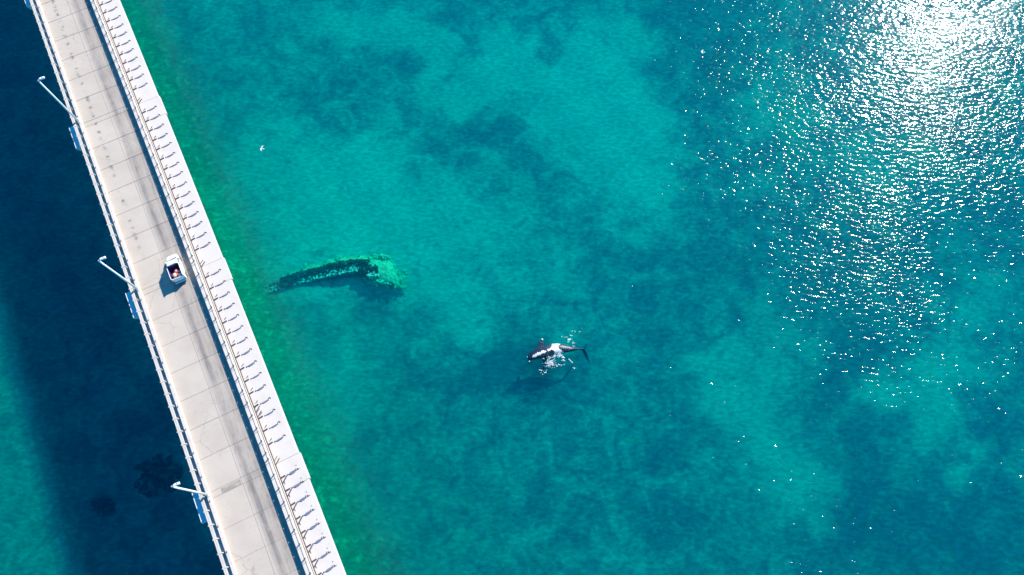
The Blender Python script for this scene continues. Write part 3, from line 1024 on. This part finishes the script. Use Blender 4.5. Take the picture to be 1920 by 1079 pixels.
# ------------------------------------------------------------------ the whale
def whale():
    # outline in metres from the head tip: (x, upper y, lower y, centre z, vertical half-height)
    secs = [(-.02, 5.75, 5.60, -.55, .06), (.12, 6.02, 5.36, -.5, .26), (.35, 6.14, 4.98, -.45, .42), (.85, 6.10, 4.58, -.4, .60), (1.55, 6.02, 4.18, -.36, .74), (2.3, 5.90, 3.98, -.32, .82),
            (3.0, 5.76, 3.82, -.28, .86), (3.6, 5.58, 3.66, -.26, .85), (4.25, 5.42, 3.56, -.26, .83), (5.0, 5.26, 3.54, -.27, .78), (5.75, 5.16, 3.60, -.30, .70), (6.55, 5.06, 3.78, -.36, .58), (7.45, 4.90, 4.04, -.45, .42),
            (8.35, 4.68, 4.20, -.55, .27), (9.1, 4.56, 4.28, -.65, .17), (9.6, 4.54, 4.36, -.72, .10)]
    b = MB()
    n = 28
    rings = []
    for x, yu, yl, cz, hz in secs:
        # photo y runs down; world y runs up
        c, hw = -(yu + yl) / 2, abs(yu - yl) / 2
        ring = []
        for k in range(n):
            a = 2 * math.pi * k / n
            ca, sa = math.cos(a), math.sin(a)
            ring.append((x, c + hw * ca, cz + hz * (abs(sa) ** .85) * (1 if sa > 0 else -1)))
        rings.append(ring)
    b.loft(rings)
    def paddle(pts, hz=.07):
        rings = []
        for i, (x, y, z, wx, wy) in enumerate(pts):
            ring = []
            for k in range(12):
                a = 2 * math.pi * k / 12
                ring.append((x + wx * math.cos(a), y + wy * math.cos(a), z + hz * math.sin(a)))
            rings.append(ring)
        b.loft(rings)
    # raised upper flipper, sunken lower flipper, flukes
    paddle([(2.3, -4.4, -.35, .34, .10), (2.28, -3.95, -.05, .44, .08), (2.38, -3.4, .12, .44, .06), (2.55, -2.95, .18, .30, .04), (2.62, -2.68, .16, .12, .02)], .085)
    paddle([(3.0, -5.6, -1.0, .34, .05), (2.85, -6.2, -1.9, .28, .02), (2.75, -6.9, -2.6, .22, 0), (2.62, -7.4, -3.0, .15, 0), (2.56, -7.7, -3.1, .08, 0)], .08)
    paddle([(9.45, -4.45, -.72, .34, 0), (9.75, -4.0, -1.3, .36, .02), (10.1, -3.5, -2.0, .28, .03), (10.28, -3.1, -2.3, .10, .02)], .05)
    paddle([(9.45, -4.45, -.72, .34, 0), (9.85, -5.1, -1.3, .33, -.02), (10.2, -5.8, -2.1, .26, -.03), (10.5, -6.45, -2.4, .08, -.02)], .05)
    me = b.mesh('whale_body', M['foam'])
    fix_normals(me)
    tmp = bpy.data.objects.new('whale_tmp', me)
    col.objects.link(tmp)
    md = tmp.modifiers.new('r', 'REMESH')
    md.mode = 'VOXEL'
    md.voxel_size = .055
    ms = tmp.modifiers.new('s', 'SMOOTH')
    ms.factor = .5
    ms.iterations = 3
    dg = bpy.context.evaluated_depsgraph_get()
    me2 = bpy.data.meshes.new_from_object(tmp.evaluated_get(dg))
    bpy.data.objects.remove(tmp)
    me2.name = 'whale'
    me2.materials.clear()
    me2.materials.append(whale_mat)
    me2.polygons.foreach_set('use_smooth', [True] * len(me2.polygons))
    polys = [[(.78, 5.75), (1.3, 5.35), (2.0, 5.05), (2.65, 4.85), (3.0, 4.78), (3.18, 4.98), (3.0, 5.18), (2.6, 5.35), (2.1, 5.52), (1.5, 5.72), (.9, 5.92)],
             [(3.35, 4.82), (3.8, 4.50), (4.2, 4.25), (4.25, 3.9), (4.1, 3.62), (4.7, 3.50), (5.75, 3.55), (5.45, 3.85), (5.15, 4.15), (5.3, 4.5), (5.75, 4.85), (6.2, 5.2), (5.8, 5.35), (5.2, 5.5), (4.7, 5.35), (4.45, 4.8), (4.0, 4.75), (3.5, 4.95)],
             [(2.35, 2.3), (2.8, 2.3), (2.8, 2.85), (2.45, 2.85)], [(-.3, 5.55), (.12, 5.5), (.15, 5.72), (-.3, 5.95)]]
    co = np.empty(len(me2.vertices) * 3, dtype=np.float32)
    me2.vertices.foreach_get('co', co)
    co = co.reshape(-1, 3)
    px = co[:, 0] + .06 * np.sin(co[:, 1] * 9) + .04 * np.sin(co[:, 1] * 21 + co[:, 0] * 5)
    py = -co[:, 1] + .06 * np.sin(co[:, 0] * 8) + .04 * np.sin(co[:, 0] * 19)
    w = np.zeros(len(co))
    for poly in polys:
        ins = np.zeros(len(co), bool)
        j = len(poly) - 1
        for i in range(len(poly)):
            xi, yi = poly[i]; xj, yj = poly[j]
            cnd = ((yi > py) != (yj > py)) & (px < (xj - xi) * (py - yi) / ((yj - yi) + 1e-12) + xi)
            ins ^= cnd
            j = i
        w[ins & (co[:, 2] > -.75)] = 1
    a = me2.attributes.new('patch', 'FLOAT', 'POINT')
    a.data.foreach_set('value', w.astype(np.float32))
    o = link('whale', me2, None, (2.15, 38.2, .05), R(0))
    tag(o, 'dark whale with white belly patches rolling on its side at the surface', 'whale')
    return o
t = NT('whale_skin')
p = t.n('TexCoord').outputs['Object']
pa = t.n('Attribute', attribute_name='patch').outputs['Fac']
c = t.mix(t.ramp(t.noise(p, 1.6, 5, .65), .42, .72), (.008, .018, .042), (.045, .062, .10))
c = t.mix(t.ramp(t.noise(p, 7, 4, .7), .6, .72, 0, .5), c, (.20, .23, .27))
c = t.mix(pa, c, (.82, .80, .79))
mpw = t.n('Mapping')
mpw.inputs['Scale'].default_value = (.6, 9, 3)
t.l(p, mpw.inputs[0])
whale_mat = t.principled(c, .32, bump=t.noise(mpw.outputs[0], 1.2, 3, .6), dist=.05, spec=.5)
wh = whale()
# foam and splash around the whale
def foam():
    WX, WY = 2.15, 38.2
    b = MB()
    cell = .07
    def inside(x, y):
        # photo-plane outline in metres from the whale's origin
        m = 0
        for cx, cy, rx, ry, k in ((3.9, -6.5, .85, .75, 1.15), (3.3, -7.1, .75, .6, .9), (6.0, -6.3, .28, .85, 1.1), (5.5, -7.3, .9, .28, .8), (4.7, -5.75, 1.2, .32, 1.1), (5.6, -5.6, .5, .4, .9), (4.2, -7.5, .5, .35, .8), (3.0, -6.1, .5, .25, .7)):
            m = max(m, k * math.exp(-((x - cx) / rx) ** 2 - ((y - cy) / ry) ** 2))
        return m
    hs_ = {}
    for i in range(int(2.0 / cell), int(7.2 / cell)):
        for j in range(int(-9.6 / cell), int(-5.2 / cell)):
            x, y = i * cell, j * cell
            m = inside(x, y)
            if m < .15: continue
            nz = mnoise.noise(Vector((x * 1.1, y * 2.6, 0))) + .5 * mnoise.noise(Vector((x * 4.2 + 3, y * 6.5, 2)))
            v = m * .9 - abs(nz) * 3.0
            if v > .22:
                hs_[(i, j)] = .04 + .12 * min(1, v) + .03 * random.random()
    for (i, j), h in hs_.items():
        x, y = i * cell, j * cell
        q = cell * .5
        b.add([(x - q, y - q, .0), (x + q, y - q, .0), (x + q, y + q, .0), (x - q, y + q, .0), (x + random.uniform(-.02, .02), y + random.uniform(-.02, .02), h)], [(0, 1, 4), (1, 2, 4), (2, 3, 4), (3, 0, 4)])
    o = link('foam', b.mesh('foam', M['foam']), None, (WX, WY, .03))
    tag(o, 'white churned foam in the water just below the rolling whale', 'foam', kind='stuff')
    b = MB()
    dots = [(9.4, 1.0), (7.7, 1.55), (8.05, 1.55), (8.9, 1.6), (8.95, 1.9), (7.55, 2.15), (6.3, 2.45), (6.75, 2.5), (6.8, 2.95), (7.2, 3.0), (7.35, 2.9), (7.7, 2.9), (7.85, 3.55), (7.9, 4.1), (7.0, 3.3), (7.85, 7.8), (6.0, 2.0 + .4), (0.05, 5.75), (.3, 6.45), (2.0, 8.0), (2.2, 8.5), (2.55, 8.75), (2.9, 8.5), (3.1, 8.1), (2.4, 8.15)]
    for i, (x, y) in enumerate(dots):
        kk = random.choice((1, 2, 3, 5))
        for k in range(kk):
            xx, yy = x + random.gauss(0, .035 * kk), -y + random.gauss(0, .02 * kk)
            lump(b, (xx, yy, .03), random.uniform(.03, .085), i * 7 + k, .5)
    for k in range(14):
        lump(b, (6.9 + k * .045, -6.3 - k * .05, .04), .05, 900 + k, .6)
    o = link('spray', b.mesh('spray', M['foam']), None, (WX, WY, .03))
    tag(o, 'scattered white spray drops above the tail of the whale', 'spray', kind='stuff')
foam()

# ------------------------------------------------------------------ two gulls
def gull(name, loc, rz, span, sweep_, roll, label):
    r = empty(name, loc, rz)
    b = MB()
    n = 10
    secs = [(.30, .012, 0), (.26, .035, .005), (.2, .05, .01), (.1, .075, 0), (-.02, .08, 0), (-.14, .06, 0), (-.26, .025, .0)]
    b.loft([[(rr * math.cos(2 * math.pi * k / n), y, z + rr * .85 * math.sin(2 * math.pi * k / n)) for k in range(n)] for y, rr, z in secs])
    # tail fan
    b.loft([[(-.03, -.22, .01), (.03, -.22, .01), (.03, -.22, -.005), (-.03, -.22, -.005)], [(-.1, -.40, .01), (.1, -.40, .01), (.1, -.40, 0), (-.1, -.40, 0)]])
    me = b.mesh('body', M['feather'], True)
    fix_normals(me)
    link('body', me, r)
    for sx in (-1, 1):
        b = MB()
        rings = []
        for t_, ch, y, z in ((.04, .20, .02, .03), (.25, .21, .06 + sweep_ * .2, .10), (.5, .17, .05 + sweep_ * .1, .12), (.75, .11, -.04 - sweep_ * .3, .09), (1.0, .02, -.16 - sweep_, .04)):
            x = sx * t_ * span / 2
            zz = z + roll * x
            rings.append([(x, y + ch / 2, zz), (x, y, zz + .015), (x, y - ch / 2, zz - .005), (x, y, zz - .01)])
        b.loft(rings)
        me = b.mesh('wing', M['feather'])
        fix_normals(me)
        link('wing', me, r)
    b = MB()
    b.loft([[(.012 * math.cos(a), .295, .012 * math.sin(a)) for a in (0, 1.57, 3.14, 4.71)], [(.003 * math.cos(a), .37, -.006 + .003 * math.sin(a)) for a in (0, 1.57, 3.14, 4.71)]])
    link('beak', b.mesh('beak', M['beak']), r)
    tag(r, label, 'gull', 'gulls flying over the water')
gull('gull', (-40.48, 65.61, 14), R(75), 1.15, .05, .1, 'white gull flying over the water between the bridge and the wreck')
gull('gull', (34.22, 82.0, 14), R(80), 1.0, .1, -.1, 'small white gull flying near the edge of the bright sun glitter')
